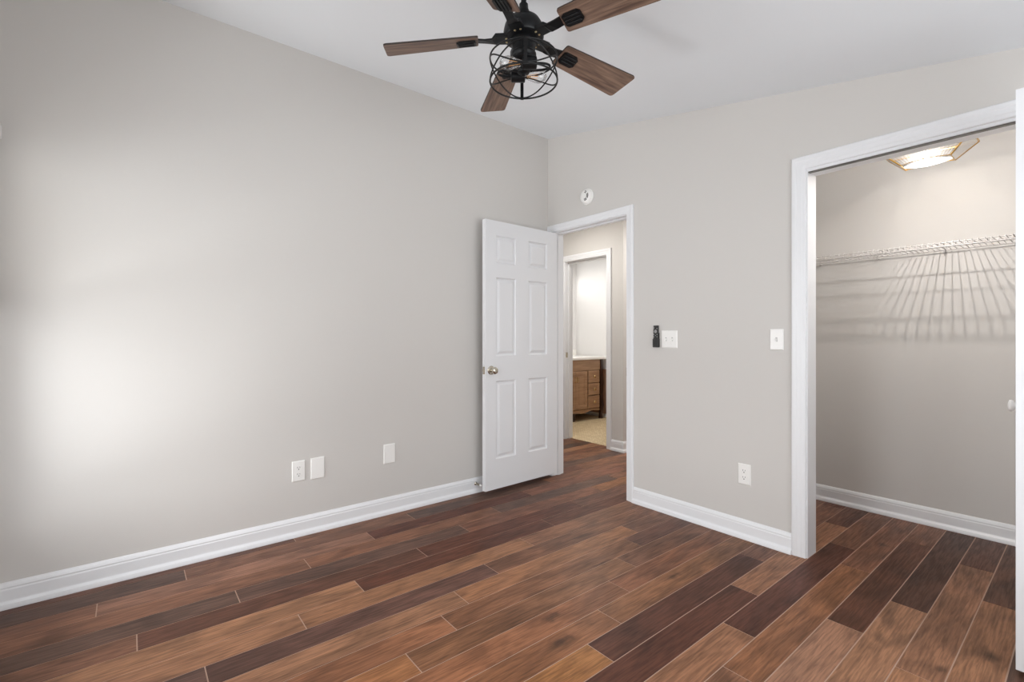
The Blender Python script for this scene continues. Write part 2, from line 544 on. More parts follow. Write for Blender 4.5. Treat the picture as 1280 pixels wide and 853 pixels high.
# bathroom shell
BX0, BX1, BY1 = -2.15, -0.195, 2.62
bm = bmesh.new(); bx(bm, BX0 - 0.1, BX0, HY + T, BY1 + 0.1, 0, 2.44); struct(obj('wall_bathroom_left', bm, M['tile_wall']))
bm = bmesh.new(); bx(bm, BX0, BX1, BY1, BY1 + 0.1, 0, 2.44); struct(obj('wall_bathroom_back', bm, M['tile_wall']))
bm = bmesh.new(); bx(bm, BX0 - 0.1, -1.75, HY, HY + T, 0, 2.44); struct(obj('wall_bathroom_near', bm, M['tile_wall']))
bm = bmesh.new(); bx(bm, BX0, BX1, HY + T, BY1 + 0.1, 2.44, 2.52); struct(obj('ceiling_bathroom', bm, M['ceiling']))
bm = bmesh.new()
bx(bm, -1.85, BX1, BY1 - 0.012, BY1, 0.055, 0.69)
bx(bm, -1.85, BX1, BY1 - 0.020, BY1, 0.672, 0.70, 0.003)
struct(obj('trim_bathroom_panelling', bm, M['wainscot']), 'brown wood panelling on the far bathroom wall', 'wall panelling')

def mosaic_floor():
    m = bpy.data.materials.new('beige_mosaic_tile')
    m.use_nodes = True
    t = m.node_tree
    b = t.nodes['Principled BSDF']
    b.inputs['Roughness'].default_value = 0.45
    tc = N(t, 'ShaderNodeTexCoord')
    vo = N(t, 'ShaderNodeTexVoronoi', feature='DISTANCE_TO_EDGE', i_Scale=26.0, i_Randomness=0.2)
    t.links.new(tc.outputs['Object'], vo.inputs['Vector'])
    v2 = N(t, 'ShaderNodeTexVoronoi', i_Scale=26.0, i_Randomness=0.2)
    t.links.new(tc.outputs['Object'], v2.inputs['Vector'])
    bw = N(t, 'ShaderNodeRGBToBW')
    t.links.new(v2.outputs['Color'], bw.inputs['Color'])
    c1 = N(t, 'ShaderNodeValToRGB')
    c1.color_ramp.elements[0].color = srgb(206, 186, 148)
    c1.color_ramp.elements[1].color = srgb(232, 216, 184)
    t.links.new(bw.outputs[0], c1.inputs['Fac'])
    c2 = N(t, 'ShaderNodeValToRGB')
    c2.color_ramp.elements[0].position = 0.06
    c2.color_ramp.elements[1].position = 0.14
    t.links.new(vo.outputs['Distance'], c2.inputs['Fac'])
    mx = N(t, 'ShaderNodeMix', data_type='RGBA')
    mx.inputs['A'].default_value = srgb(168, 140, 96)
    t.links.new(c2.outputs['Color'], mx.inputs['Factor'])
    t.links.new(c1.outputs['Color'], mx.inputs['B'])
    t.links.new(mx.outputs['Result'], b.inputs['Base Color'])
    bm = bmesh.new()
    bx(bm, BX0 - 0.1, BX1, 1.20, BY1 + 0.05, -0.02, 0.002)
    return struct(obj('floor_bathroom', bm, m), 'beige mosaic tile floor of the bathroom', 'floor')
mosaic_floor()

# ------------------------------------------------------------------ baseboards
BASE = [(0, 0), (0.027, 0), (0.027, 0.008), (0.024, 0.020), (0.0145, 0.030), (0.0135, 0.034), (0.0135, 0.078), (0.0115, 0.084), (0.0125, 0.090), (0.009, 0.100), (0.004, 0.108), (0, 0.109)]
def baseboard(name, p, q, n):
    """p-q along the wall foot, n the direction into the room"""
    bm = bmesh.new()
    p, q, n = Vector(p), Vector(q), Vector(n)
    a = [bm.verts.new(Vector((p.x, p.y, 0)) + Vector((n.x, n.y, 0)) * d + Vector((0, 0, z))) for d, z in BASE]
    b = [bm.verts.new(Vector((q.x, q.y, 0)) + Vector((n.x, n.y, 0)) * d + Vector((0, 0, z))) for d, z in BASE]
    k = len(BASE)
    for i in range(k):
        bm.faces.new((a[i], a[(i + 1) % k], b[(i + 1) % k], b[i]))
    bm.faces.new(a)
    bm.faces.new(b[::-1])
    return struct(obj(name, bm, M['trim']))
baseboard('baseboard_left', (0, YF), (0, 0), (1, 0))
baseboard('baseboard_back', (D1[1] + 0.062, 0), (D2[0] - 0.072, 0), (0, -1))
baseboard('baseboard_back_right', (D2[1] + 0.072, 0), (XR, 0), (0, -1))
baseboard('baseboard_closet', (CX0, CY), (CX1, CY), (0, -1))
baseboard('baseboard_closet_left', (CX0, T), (CX0, CY), (1, 0))
def corner_baseboard(name):
    """hall baseboard that turns round the outer corner into the corridor"""
    bm = bmesh.new()
    xc = -0.08
    rings = []
    for f in (lambda d, z: (D3[1] + 0.071, HY - d, z), lambda d, z: (xc + d, HY - d, z), lambda d, z: (xc + d, 3.0, z)):
        rings.append([bm.verts.new(f(d, z)) for d, z in BASE])
    k = len(BASE)
    for A, B in zip(rings, rings[1:]):
        for i in range(k):
            bm.faces.new((A[i], A[(i + 1) % k], B[(i + 1) % k], B[i]))
    bm.faces.new(rings[0])
    bm.faces.new(rings[-1][::-1])
    return struct(obj(name, bm, M['trim']))
corner_baseboard('baseboard_hall')
baseboard('baseboard_front', (0, YF), (XR, YF), (0, 1))
baseboard('baseboard_right', (XR, YF), (XR, 0), (-1, 0))

# ------------------------------------------------------------------ door frames: casing, jamb, stop
def casing_profile(wd):
    """(distance from the inner edge, thickness)"""
    return [(0, 0), (0, 0.009), (0.004, 0.012), (wd * 0.25, 0.0125), (wd * 0.32, 0.015), (wd * 0.60, 0.0155), (wd * 0.68, 0.018), (wd * 0.92, 0.018), (wd, 0.014), (wd, 0)]

def frame(name, x0, x1, zh, ywall, ndir, depth, cw, reveal, label, inner_top=None, other_side=True, stop=True):
    """doorway trim in a wall along x: jamb lining, stop, mitred casing on the near face (ndir = -1 towards -y)"""
    t = bpy.data.objects.new(name, None)
    COL.objects.link(t)
    struct(t, label, 'door frame')
    ya, yb = (ywall, ywall + depth)
    bm = bmesh.new()
    bx(bm, x0 - J, x0, ya, yb, 0, zh + J)
    bx(bm, x1, x1 + J, ya, yb, 0, zh + J)
    bx(bm, x0, x1, ya, yb, zh, zh + J)
    obj('jamb', bm, M['trim'], t)
    if stop:
        bm = bmesh.new()
        s0, s1 = ya + 0.045, ya + 0.080
        bx(bm, x0, x0 + 0.010, s0, s1, 0, zh - 0.010, 0.002)
        bx(bm, x1 - 0.010, x1, s0, s1, 0, zh - 0.010, 0.002)
        bx(bm, x0, x1, s0, s1, zh - 0.010, zh, 0.002)
        obj('door_stop_strip', bm, M['trim'], t)
    zi = inner_top if inner_top else zh + reveal
    xi0, xi1 = x0 - reveal, x1 + reveal
    for face, sgn in ((ya, -1), (yb, 1)):
        if sgn == 1 and not other_side:
            continue
        bm = bmesh.new()
        prof = casing_profile(cw)
        path = []
        for d, th in prof:
            y = face + sgn * th
            path.append([bm.verts.new(p) for p in ((xi0 - d, y, 0), (xi0 - d, y, zi + d), (xi1 + d, y, zi + d), (xi1 + d, y, 0))])
        n = len(prof)
        for i in range(n):
            A, B = path[i], path[(i + 1) % n]
            for j in range(3):
                bm.faces.new((A[j], A[j + 1], B[j + 1], B[j]))
        bm.faces.new([p[0] for p in path])
        bm.faces.new([p[3] for p in path][::-1])
        obj('casing', bm, M['trim'], t)
    return t

f1 = frame('trim_1', D1[0], D1[1], D1[2], 0.0, -1, T, 0.057, 0.005, 'white door frame of the bedroom doorway')
bm = bmesh.new(); bx(bm, D1[1] - 0.002, D1[1] + 0.0015, -0.004, 0.030, 0.885, 0.945)
obj('strike_plate', bm, M['nickel'], f1)
f2 = frame('trim_2', D2[0], D2[1], D2[2], 0.0, -1, T, 0.067, 0.006, 'white door frame of the closet opening', inner_top=2.046, stop=False)
bm = bmesh.new()
bx(bm, D2[0], D2[1], 0.008, 0.030, D2[2] - 0.005, D2[2])
obj('bifold_track', bm, mat('track_metal', srgb(110, 108, 104), 0.4, metal=0.8), f2)
f3 = frame('trim_3', D3[0], D3[1], D3[2], HY, -1, T, 0.064, 0.005, 'white door frame of the bathroom doorway across the hall')
bm = bmesh.new(); bx(bm, D3[0] - 0.001, D3[0] + 0.002, HY + 0.006, HY + 0.036, 0.93, 0.99)
obj('strike_plate', bm, M['nickel'], f3)

# ------------------------------------------------------------------ moulded doors
def panel_door(bm, wd, ht, th, xs, zs, panels):
    """slab in local x (0..wd), y (0..th), z (0..ht); moulded panels on both faces. xs/zs: grid cuts, panels: set of (i, j) cells"""
    XS = [0] + xs + [wd]
    ZS = [0] + zs + [ht]
    loops_ = ((0.0, 0.0), (0.003, 0.006), (0.010, 0.011), (0.017, 0.011), (0.032, 0.003), (0.036, 0.002))
    cache = {}
    def V(x, y, z):
        k = (round(x, 6), round(y, 6), round(z, 6))
        if k not in cache:
            cache[k] = bm.verts.new(k)
        return cache[k]
    for face, sgn in ((0.0, 1), (th, -1)):
        for i in range(len(XS) - 1):
            for j in range(len(ZS) - 1):
                a, b, c, e = XS[i], XS[i + 1], ZS[j], ZS[j + 1]
                if (i, j) not in panels:
                    bm.faces.new((V(a, face, c), V(b, face, c), V(b, face, e), V(a, face, e)))
                    continue
                prev = None
                for ins, dep in loops_:
                    y = face + sgn * dep
                    ring = [V(a + ins, y, c + ins), V(b - ins, y, c + ins), V(b - ins, y, e - ins), V(a + ins, y, e - ins)]
                    if prev:
                        for q in range(4):
                            bm.faces.new((prev[q], prev[(q + 1) % 4], ring[(q + 1) % 4], ring[q]))
                    prev = ring
                bm.faces.new(prev)
    for j in range(len(ZS) - 1):
        for x in (0, wd):
            bm.faces.new((V(x, 0, ZS[j]), V(x, th, ZS[j]), V(x, th, ZS[j + 1]), V(x, 0, ZS[j + 1])))
    for i in range(len(XS) - 1):
        for z in (0, ht):
            bm.faces.new((V(XS[i], 0, z), V(XS[i + 1], 0, z), V(XS[i + 1], th, z), V(XS[i], th, z)))

# bedroom door, swung open against the left wall
A_ = Vector((0.106, 0.006, 0.0)); B_ = Vector((0.1335, -0.7485, 0.0))
DL = (B_ - A_).length
ang = math.atan2(B_.y - A_.y, B_.x - A_.x)
bm = bmesh.new()
DZ = 0.034
zs = [0.257, 0.837, 1.023, 1.608, 1.716, 1.921]
panel_door(bm, DL, 2.028 - DZ, 0.035, [0.119, 0.326, 0.458, 0.654], [z - DZ for z in zs], {(i, j) for i in (1, 3) for j in (1, 3, 5)})
door = obj('door_1', bm, M['door'])
# local +y must point to the left wall: x along hinge -> free edge (about -y), so +y local is about +x; shift slab back
door.matrix_world = Matrix.Translation((A_.x, A_.y, DZ)) @ Matrix.Rotation(ang, 4, 'Z') @ Matrix.Translation((0, -0.035, 0))
struct(door, 'open white six-panel bedroom door standing against the long wall', 'door')
def door_child(name, bm, m, smooth=True):
    return obj(name, bm, m, door, smooth)
kz = 0.919 - DZ
ks = 0.702
for face, sg in ((0.035, 1), (0.0, -1)):
    mt = frame_to((ks, face, kz), (0, sg, 0))
    bm = bmesh.new()
    lathe(bm, [(0.033, 0), (0.033, 0.003), (0.030, 0.007), (0.020, 0.010), (0.0125, 0.012), (0.0115, 0.026), (0.015, 0.031), (0.0235, 0.035), (0.0265, 0.043), (0.0255, 0.051), (0.020, 0.057), (0.010, 0.060), (0.001, 0.0605)], 32, mt)
    if sg == 1:
        door_child('knob', bm, M['nickel'])
    else:
        bm.free()
        bm = bmesh.new()
        lathe(bm, [(0.033, 0), (0.033, 0.002), (0.026, 0.005), (0.012, 0.006), (0.011, 0.010), (0.020, 0.014), (0.024, 0.020), (0.020, 0.026), (0.004, 0.028)], 32, mt)
        door_child('knob', bm, M['nickel'])
bm = bmesh.new()
bx(bm, DL - 0.001, DL + 0.0015, 0.0055, 0.0295, kz - 0.028, kz + 0.028, 0.0007, 1)
lp = door_child('latch_plate', bm, M['nickel'], False)
bm = bmesh.new()
prism(bm, [(DL, 0.011), (DL + 0.011, 0.013), (DL + 0.011, 0.015), (DL, 0.024)], 'z', kz - 0.008, kz + 0.008)
obj('latch_bolt', bm, M['nickel'], lp)
for hz in (0.20, 1.02, 1.82):
    bm = bmesh.new()
    cyl(bm, (-0.006, -0.004, hz - 0.044), (-0.006, -0.004, hz + 0.044), 0.0055, 10)
    bx(bm, -0.0015, 0.0005, 0.0, 0.030, hz - 0.044, hz + 0.044)
    door_child('hinge', bm, M['nickel'])

# closet bifold door folded against the right side of its opening
bf = bpy.data.objects.new('door_2', None)
COL.objects.link(bf)
struct(bf, 'white folding closet door standing folded open at the right of the closet', 'door')
BW, BZ0, BZ1, BT = 0.432, 0.030, 2.004, 0.0345
for xk in (2.769, 2.809):
    bm = bmesh.new()
    panel_door(bm, BW, BZ1 - BZ0, BT, [0.075, BW - 0.075], [0.20, 0.80, 0.98, 1.82], {(1, 1), (1, 3)})
    bmesh.ops.transform(bm, verts=bm.verts, matrix=Matrix.Translation((xk + BT, -0.422, BZ0)) @ Matrix.Rotation(PI / 2, 4, 'Z'))
    pn = obj('door_panel', bm, M['door'], bf)
    if xk < 2.8:
        bm = bmesh.new()
        lathe(bm, [(0.009, 0), (0.008, 0.010), (0.009, 0.014), (0.019, 0.019), (0.022, 0.024), (0.020, 0.030), (0.010, 0.033), (0.001, 0.0335)], 24, frame_to((xk, -0.25, 0.910), (-1, 0, 0)))
        obj('knob', bm, M['plate'], pn, True)
    bm = bmesh.new()
    cyl(bm, (xk + BT / 2, -0.006, BZ1), (xk + BT / 2, -0.006, BZ1 + 0.024), 0.004, 8)
    obj('guide_pin', bm, M['nickel'], pn)
for hz in (0.30, 1.02, 1.74):
    bm = bmesh.new()
    cyl(bm, (2.8063, -0.4245, hz - 0.03), (2.8063, -0.4245, hz + 0.03), 0.004, 8)
    obj('hinge', bm, M['nickel'], bf)

# ------------------------------------------------------------------ front window with a half-raised blind; added fill windows in front and right walls
def window(name, horizontal, a0, a1, z0, z1, wall, outward, label):
    """frame, sashes and panes inside an opening; horizontal: wall along x"""
    t = bpy.data.objects.new(name, None)
    COL.objects.link(t)
    struct(t, label, 'window')
    def B(bm, u0, u1, d0, d1, zz0, zz1):
        if horizontal:
            bx(bm, u0, u1, min(wall + outward * d0, wall + outward * d1), max(wall + outward * d0, wall + outward * d1), zz0, zz1)
        else:
            bx(bm, min(wall + outward * d0, wall + outward * d1), max(wall + outward * d0, wall + outward * d1), u0, u1, zz0, zz1)
    bm = bmesh.new()
    f = 0.035
    B(bm, a0, a0 + f, 0.02, 0.10, z0, z1); B(bm, a1 - f, a1, 0.02, 0.10, z0, z1)
    B(bm, a0 + f, a1 - f, 0.02, 0.10, z0, z0 + f); B(bm, a0 + f, a1 - f, 0.02, 0.10, z1 - f, z1)
    zm = 1.30
    B(bm, a0 + f, a1 - f, 0.05, 0.08, zm - 0.02, zm + 0.02)
    obj('window_frame', bm, M['trim'], t)
    for zz0, zz1 in ((z0 + f, zm - 0.02), (zm + 0.02, z1 - f)):
        bm = bmesh.new()
        B(bm, a0 + f, a1 - f, 0.063, 0.067, zz0, zz1)
        obj('pane', bm, M['pane'], t)
    bm = bmesh.new()
    B(bm, a0 - 0.03, a1 + 0.03, -0.03, 0.02, z0 - 0.025, z0)
    obj('window_sill', bm, M['trim'], t)
    return t
window('window_1', True, W1[0], W1[1], W1[2], W1[3], YF, -1, 'white double-hung window in the wall behind the camera')
window('fill_window_front', True, W3[0], W3[1], W3[2], W3[3], YF, -1, 'unseen double-hung window behind the camera, added for more front daylight')
window('fill_window_right', False, W2[0], W2[1], W2[2], W2[3], XR, 1, 'unseen double-hung window in the right wall, added for fill light')

bl = thing('window_blind', 'half-raised white slatted blind beside the left wall', 'window blind', (0.045, YF, 0))
BL = 0.98
bm = bmesh.new(); bx(bm, 0.0, BL, 0.003, 0.062, 1.995, 2.055, 0.004); obj('valance', bm, M['blind'], bl)
bm = bmesh.new()
z = 1.975
while z > 1.36:
    v = []
    for y, dz in ((0.005, -0.012), (0.028, 0.003), (0.053, 0.012)):
        v.append((y, z + dz))
    prism(bm, v + [(y, zz + 0.002) for y, zz in v[::-1]], 'x', 0.005, BL - 0.005)
    z -= 0.042
for k in range(9):
    bx(bm, 0.005, BL - 0.005, 0.005, 0.055, 1.318 + k * 0.0045, 1.3205 + k * 0.0045)
o = obj('slats', bm, M['blind'], bl)
bm = bmesh.new(); bx(bm, 0.003, BL - 0.003, 0.004, 0.056, 1.290, 1.316, 0.003); obj('bottom_rail', bm, M['blind'], bl)
for xc in (0.12, BL / 2, BL - 0.12):
    bm = bmesh.new(); cyl(bm, (xc, 0.057, 1.30), (xc, 0.057, 2.0), 0.001, 6); obj('ladder_cord', bm, M['blind'], bl)

# ------------------------------------------------------------------ ceiling fan
def build_fan():
    cx, cy = 1.5476, -1.5817
    zc = ceil_z(cx)
    t = thing('ceiling_fan', 'black ceiling fan with five brown wooden blades and a caged light', 'ceiling fan', (cx, cy, 0))
    tilt = Matrix.Translation((0, 0, zc)) @ Matrix.Rotation(math.atan(SLOPE), 4, 'Y')
    bm = bmesh.new()
    lathe(bm, [(0.066, 0.0), (0.066, -0.012), (0.060, -0.030), (0.040, -0.046), (0.020, -0.052), (0.012, -0.053)], 32, tilt)
    obj('canopy', bm, M['black'], t, True)
    bm = bmesh.new(); cyl(bm, (0, 0, 2.42), (0, 0, zc - 0.045), 0.0105, 16); obj('downrod', bm, M['black'], t, True)
    bm = bmesh.new()
    lathe(bm, [(0.0108, 2.452), (0.017, 2.450), (0.018, 2.432), (0.022, 2.424), (0.022, 2.412), (0.028, 2.404), (0.046, 2.398), (0.062, 2.385), (0.073, 2.366), (0.078, 2.345), (0.078, 2.322), (0.074, 2.316), (0.060, 2.312), (0.02, 2.312)], 40)
    mh = obj('motor_housing', bm, M['black'], t, True)
    # blades and their arms
    ph = math.radians(228.22)
    droop, pitch = 0.0683, math.radians(-15.53)
    r0, R, w0, w1 = 0.177, 0.549, 0.1015, 0.1342
    for b in range(5):
        a = ph - b * 2 * PI / 5
        base = Matrix.Rotation(a, 4, 'Z')
        # blade: local x radial, y across; pitched about its own axis, drooping outward
        BMX = base @ Matrix.Translation((0, 0, 2.3236)) @ Matrix.Rotation(math.atan(droop), 4, 'Y') @ Matrix.Rotation(pitch, 4, 'X')
        sk = 0.012
        cor = [(r0 + 0.004, -w0 / 2), (R + sk - 0.006, -w1 / 2), (R - sk - 0.002, w1 / 2), (r0 - 0.004, w0 / 2)]
        rad = (0.010, 0.016, 0.016, 0.010)
        out = []
        for i in range(4):
            P0, P1, P2 = (Vector(cor[i - 1]), Vector(cor[i]), Vector(cor[(i + 1) % 4]))
            d0, d1 = (P0 - P1).normalized(), (P2 - P1).normalized()
            for k in range(5):
                u = k / 4
                out.append(tuple(P1 + d0 * rad[i] * (1 - u) ** 2 + d1 * rad[i] * u ** 2))
        bm = bmesh.new()
        prism(bm, out, 'z', 0.0, 0.0065)
        for f in bm.faces:
            if abs(f.normal.z) < 0.5:
                f.material_index = 1
        bmesh.ops.recalc_face_normals(bm, faces=bm.faces)
        for f in bm.faces:
            f.material_index = 0 if abs(f.normal.z) > 0.5 else 1
        bo = obj('blade', bm, [M['blade'], M['blade_edge']], t)
        bo.matrix_parent_inverse = Matrix.Identity(4)
        bo.matrix_local = BMX
        # ribbed clamp plate under the blade root
        bm = bmesh.new()
        q0, q1, hw = r0 + 0.010, r0 + 0.084, 0.027
        prism(bm, [(q0, -hw + 0.006), (q0 + 0.010, -hw), (q1 - 0.012, -hw), (q1, -hw + 0.010), (q1, hw - 0.010), (q1 - 0.012, hw), (q0 + 0.010, hw), (q0, hw - 0.006)], 'z', -0.0075, 0.0)
        for yy in (-0.014, 0.0, 0.014):
            bx(bm, q0 + 0.006, q1 - 0.006, yy - 0.0035, yy + 0.0035, -0.0105, -0.0075, 0.001, 1)
        obj('blade_clamp', bm, M['black'], bo)
        # arm: from the motor, a wide flat bar, then a step down to the blade
        bm = bmesh.new()
        st = [(0.045, 0.026, 2.320, 0), (0.108, 0.025, 2.320, 0), (0.122, 0.020, 2.312, pitch * 0.6), (0.150, 0.0185, 2.3125, pitch), (0.200, 0.0185, 2.3095, pitch)]
        prev = None
        for r, hw, zz, tw in st:
            th = 0.014 if r < 0.115 else 0.006
            ring = []
            for sy, sz in ((-1, -1), (1, -1), (1, 1), (-1, 1)):
                y = sy * hw * math.cos(tw) - sz * th / 2 * math.sin(tw)
                z = sy * hw * math.sin(tw) + sz * th / 2 * math.cos(tw)
                if r > 0.19:
                    z += 0.0075
                ring.append(bm.verts.new(base @ Vector((r, y, zz + z))))
            if prev:
                for k in range(4):
                    bm.faces.new((prev[k], prev[(k + 1) % 4], ring[(k + 1) % 4], ring[k]))
            else:
                bm.faces.new(ring[::-1])
            prev = ring
        bm.faces.new(prev)
        ar = obj('blade_arm', bm, M['black'], t)
        for sy in (-0.011, 0.011):
            bm = bmesh.new()
            lathe(bm, [(0.0045, 0.0), (0.0045, -0.0015), (0.003, -0.003), (0.001, -0.0032)], 12, base @ Matrix.Translation((0.066, sy, 2.3135)))
            obj('screw', bm, M['screw'], ar, True)
    # light kit
    bm = bmesh.new()
    lathe(bm, [(0.050, 2.3125), (0.052, 2.300), (0.047, 2.296), (0.045, 2.285), (0.045, 2.262), (0.049, 2.257), (0.049, 2.250), (0.045, 2.245), (0.044, 2.238), (0.047, 2.235), (0.047, 2.228), (0.038, 2.222), (0.012, 2.220), (0.012, 2.206), (0.024, 2.203), (0.026, 2.193), (0.022, 2.185), (0.008, 2.181), (0.007, 2.174), (0.001, 2.172)], 32)
    kit = obj('light_kit', bm, M['black'], t, True)
    # cage drum
    RC, zt, zb = 0.130, 2.241, 2.151
    th0 = math.atan2(CAM[1] - cy, CAM[0] - cx) + math.radians(3)
    cg = bmesh.new()
    circ = lambda z, n=64: [(RC * math.cos(2 * PI * i / n), RC * math.sin(2 * PI * i / n), z) for i in range(n)]
    tube(cg, circ(zt), 0.0031, 8, True)
    tube(cg, circ(zb), 0.0035, 8, True)
    zm, hh = (zt + zb) / 2, (zt - zb) / 2
    for sg in (1, -1):
        pts = []
        for i in range(96):
            a = 2 * PI * i / 96
            pts.append((RC * math.cos(a + th0), RC * math.sin(a + th0), zm + sg * hh * 0.93 * math.cos(2 * a)))
        tube(cg, pts, 0.0028, 8, True)
    for k in range(2):
        a = th0 + k * PI
        d = Vector((math.cos(a), math.sin(a), 0)); n = Vector((-math.sin(a), math.cos(a), 0))
        c0 = d * RC
        q = [c0 + n * 0.0065, c0 - n * 0.0065, c0 - n * 0.0065 + d * 0.003, c0 + n * 0.0065 + d * 0.003]
        v0 = [cg.verts.new((p.x, p.y, zb - 0.004)) for p in q]
        v1 = [cg.verts.new((p.x, p.y, zt + 0.004)) for p in q]
        for i in range(4):
            cg.faces.new((v0[i], v0[(i + 1) % 4], v1[(i + 1) % 4], v1[i]))
        cg.faces.new(v0[::-1]); cg.faces.new(v1)
        cyl(cg, (d.x * 0.040, d.y * 0.040, zt), (d.x * RC, d.y * RC, zt), 0.003, 8)
    cage = obj('cage', cg, M['cage'], t, True)
    # two lamp arms curling in a pinwheel, sockets and clear bulbs
    Rv = Vector((0.6277, 0.7785, 0)); Fv = Vector((-0.7785, 0.6277, 0))
    for sg in (1, -1):
        o0 = -Fv * 0.046 * sg
        zz = 2.197
        sc = o0 + Rv * 0.020 * sg
        bm = bmesh.new()
        pts = []
        c0 = Vector((0, 0, zz - 0.004))
        for u in range(13):
            s = u / 12
            a = -PI / 2 + PI * s
            pts.append(Vector((0, 0, zz)) + Rv * sg * (0.062 + 0.038 * math.cos(a)) - Fv * sg * (0.023 + 0.023 * math.sin(a)))
        pts = [c0, c0 + Rv * sg * 0.03] + pts
        tube(bm, pts + [o0 + Rv * sg * 0.045 + Vector((0, 0, zz))], 0.0045, 10)
        obj('lamp_arm', bm, M['black'], kit, True)
        bm = bmesh.new()
        p = o0 + Vector((0, 0, zz))
        lathe(bm, [(0.012, 0), (0.0225, 0.003), (0.0225, 0.055), (0.019, 0.057)], 24, frame_to(p + Rv * sg * 0.050, -Rv * sg))
        obj('socket', bm, M['black'], kit, True)
        bm = bmesh.new()
        lathe(bm, [(0.012, 0), (0.0125, 0.012), (0.017, 0.026), (0.0235, 0.044), (0.0255, 0.058), (0.0225, 0.074), (0.013, 0.086), (0.001, 0.0905)], 24, frame_to(p - Rv * sg * 0.002, -Rv * sg), cap=False)
        bu = obj('bulb', bm, M['glass'], t, True)
        bm = bmesh.new()
        for k in range(4):
            a = k * PI / 2 + 0.4
            e = Fv * math.cos(a) + Vector((0, 0, math.sin(a)))
            cyl(bm, p - Rv * sg * 0.014 + e * 0.003, p - Rv * sg * 0.058 + e * 0.009, 0.0008, 6)
        obj('filament', bm, M['filament'], bu)
build_fan()

# ------------------------------------------------------------------ closet lamp
def build_closet_lamp():
    lx, ly, zb = 2.386, 0.45, 2.066
    t = thing('ceiling_lamp', 'lit gold-edged ribbed glass lamp inside the closet', 'ceiling lamp', (lx, ly, 0))
    zt = zb + 0.082
    bm = bmesh.new()
    lathe(bm, [(0.070, 2.44), (0.070, 2.425), (0.055, 2.412), (0.012, 2.408)], 28)
    obj('canopy', bm, M['gold'], t, True)
    bm = bmesh.new(); cyl(bm, (0, 0, zb + 0.090), (0, 0, 2.41), 0.006, 10); obj('stem', bm, M['gold'], t, True)
    bot = [(-0.098, -0.055), (0.098, -0.055), (0.098, 0.055), (-0.098, 0.055)]
    top = [(-0.180, -0.105), (0.180, -0.105), (0.180, 0.105), (-0.180, 0.105)]
    # four ribbed panes flaring upward
    for k in range(4):
        b0, b1, t0, t1 = (Vector((*p, z)) for p, z in ((bot[k], zb), (bot[(k + 1) % 4], zb), (top[k], zt), (top[(k + 1) % 4], zt)))
        nrm = (b1 - b0).cross(t0 - b0).normalized()
        n = 36 if k % 2 == 0 else 20
        bm = bmesh.new()
        prev = None
        for i in range(n + 1):
            u = i / n
            off = nrm * (0.0016 if i % 2 else 0.0)
            row = [bm.verts.new(b0.lerp(b1, u) + off), bm.verts.new(t0.lerp(t1, u) + off)]
            if prev:
                bm.faces.new((prev[0], row[0], row[1], prev[1]))
            prev = row
        obj('glass_shade', bm, M['amber_glass'], t)
    bm = bmesh.new()
    for k in range(4):
        cyl(bm, (*bot[k], zb), (*top[k], zt), 0.0042, 8)
        cyl(bm, (*top[k], zt), (*top[(k + 1) % 4], zt), 0.0042, 8)
        pts = []
        for i in range(13):
            u = i / 12
            p = Vector((*bot[k], zb)).lerp(Vector((*bot[(k + 1) % 4], zb)), u)
            pts.append(p + Vector((0, 0, 0.010 * math.sin(PI * u) if k % 2 == 0 else 0)))
        tube(bm, pts, 0.0022, 6)
    for k in range(2):
        cyl(bm, (top[k][0], 0, zt), (0, 0, zb + 0.10), 0.0025, 8)
    obj('gold_rim', bm, M['gold'], t, True)
    bm = bmesh.new()
    prev = None
    for rr, dz in ((1.0, 0.0), (0.85, -0.004), (0.6, -0.008), (0.3, -0.0105), (0.001, -0.011)):
        ring = [bm.verts.new((0.097 * rr * math.cos(2 * PI * i / 40), 0.054 * rr * math.sin(2 * PI * i / 40), zb + dz)) for i in range(40)]
        if prev:
            for i in range(40):
                bm.faces.new((prev[i], prev[(i + 1) % 40], ring[(i + 1) % 40], ring[i]))
        prev = ring
    obj('bottom_glass', bm, M['diffuser'], t, True)
    bm = bmesh.new()
    lathe(bm, [(0.013, zb + 0.092), (0.013, zb + 0.068), (0.009, zb + 0.066)], 16)
    obj('socket', bm, M['gold'], t, True)
    bm = bmesh.new()
    lathe(bm, [(0.009, zb + 0.066), (0.015, zb + 0.058), (0.020, zb + 0.044), (0.018, zb + 0.032), (0.017, zb + 0.020), (0.008, zb + 0.008), (0.001, zb + 0.006)], 20, cap=False)
    bu = obj('bulb', bm, M['glass'], t, True)
    bm = bmesh.new()
    lathe(bm, [(0.001, zb + 0.042), (0.0055, zb + 0.044), (0.0055, zb + 0.058), (0.001, zb + 0.060)], 12)
    obj('light_capsule', bm, M['bulb_on'], bu, True)
    for k in range(3):      # the glowing length of the bulb
        ld = bpy.data.lights.new('closet_lamp_light', 'POINT')
        ld.energy = 27 / 3
        ld.color = (1.0, 0.975, 0.962)
        ld.shadow_soft_size = 0.007
        lo = bpy.data.objects.new('closet_lamp_light', ld)
        lo.location = (lx, ly, zb + 0.012 + 0.014 * k)
        COL.objects.link(lo)
build_closet_lamp()

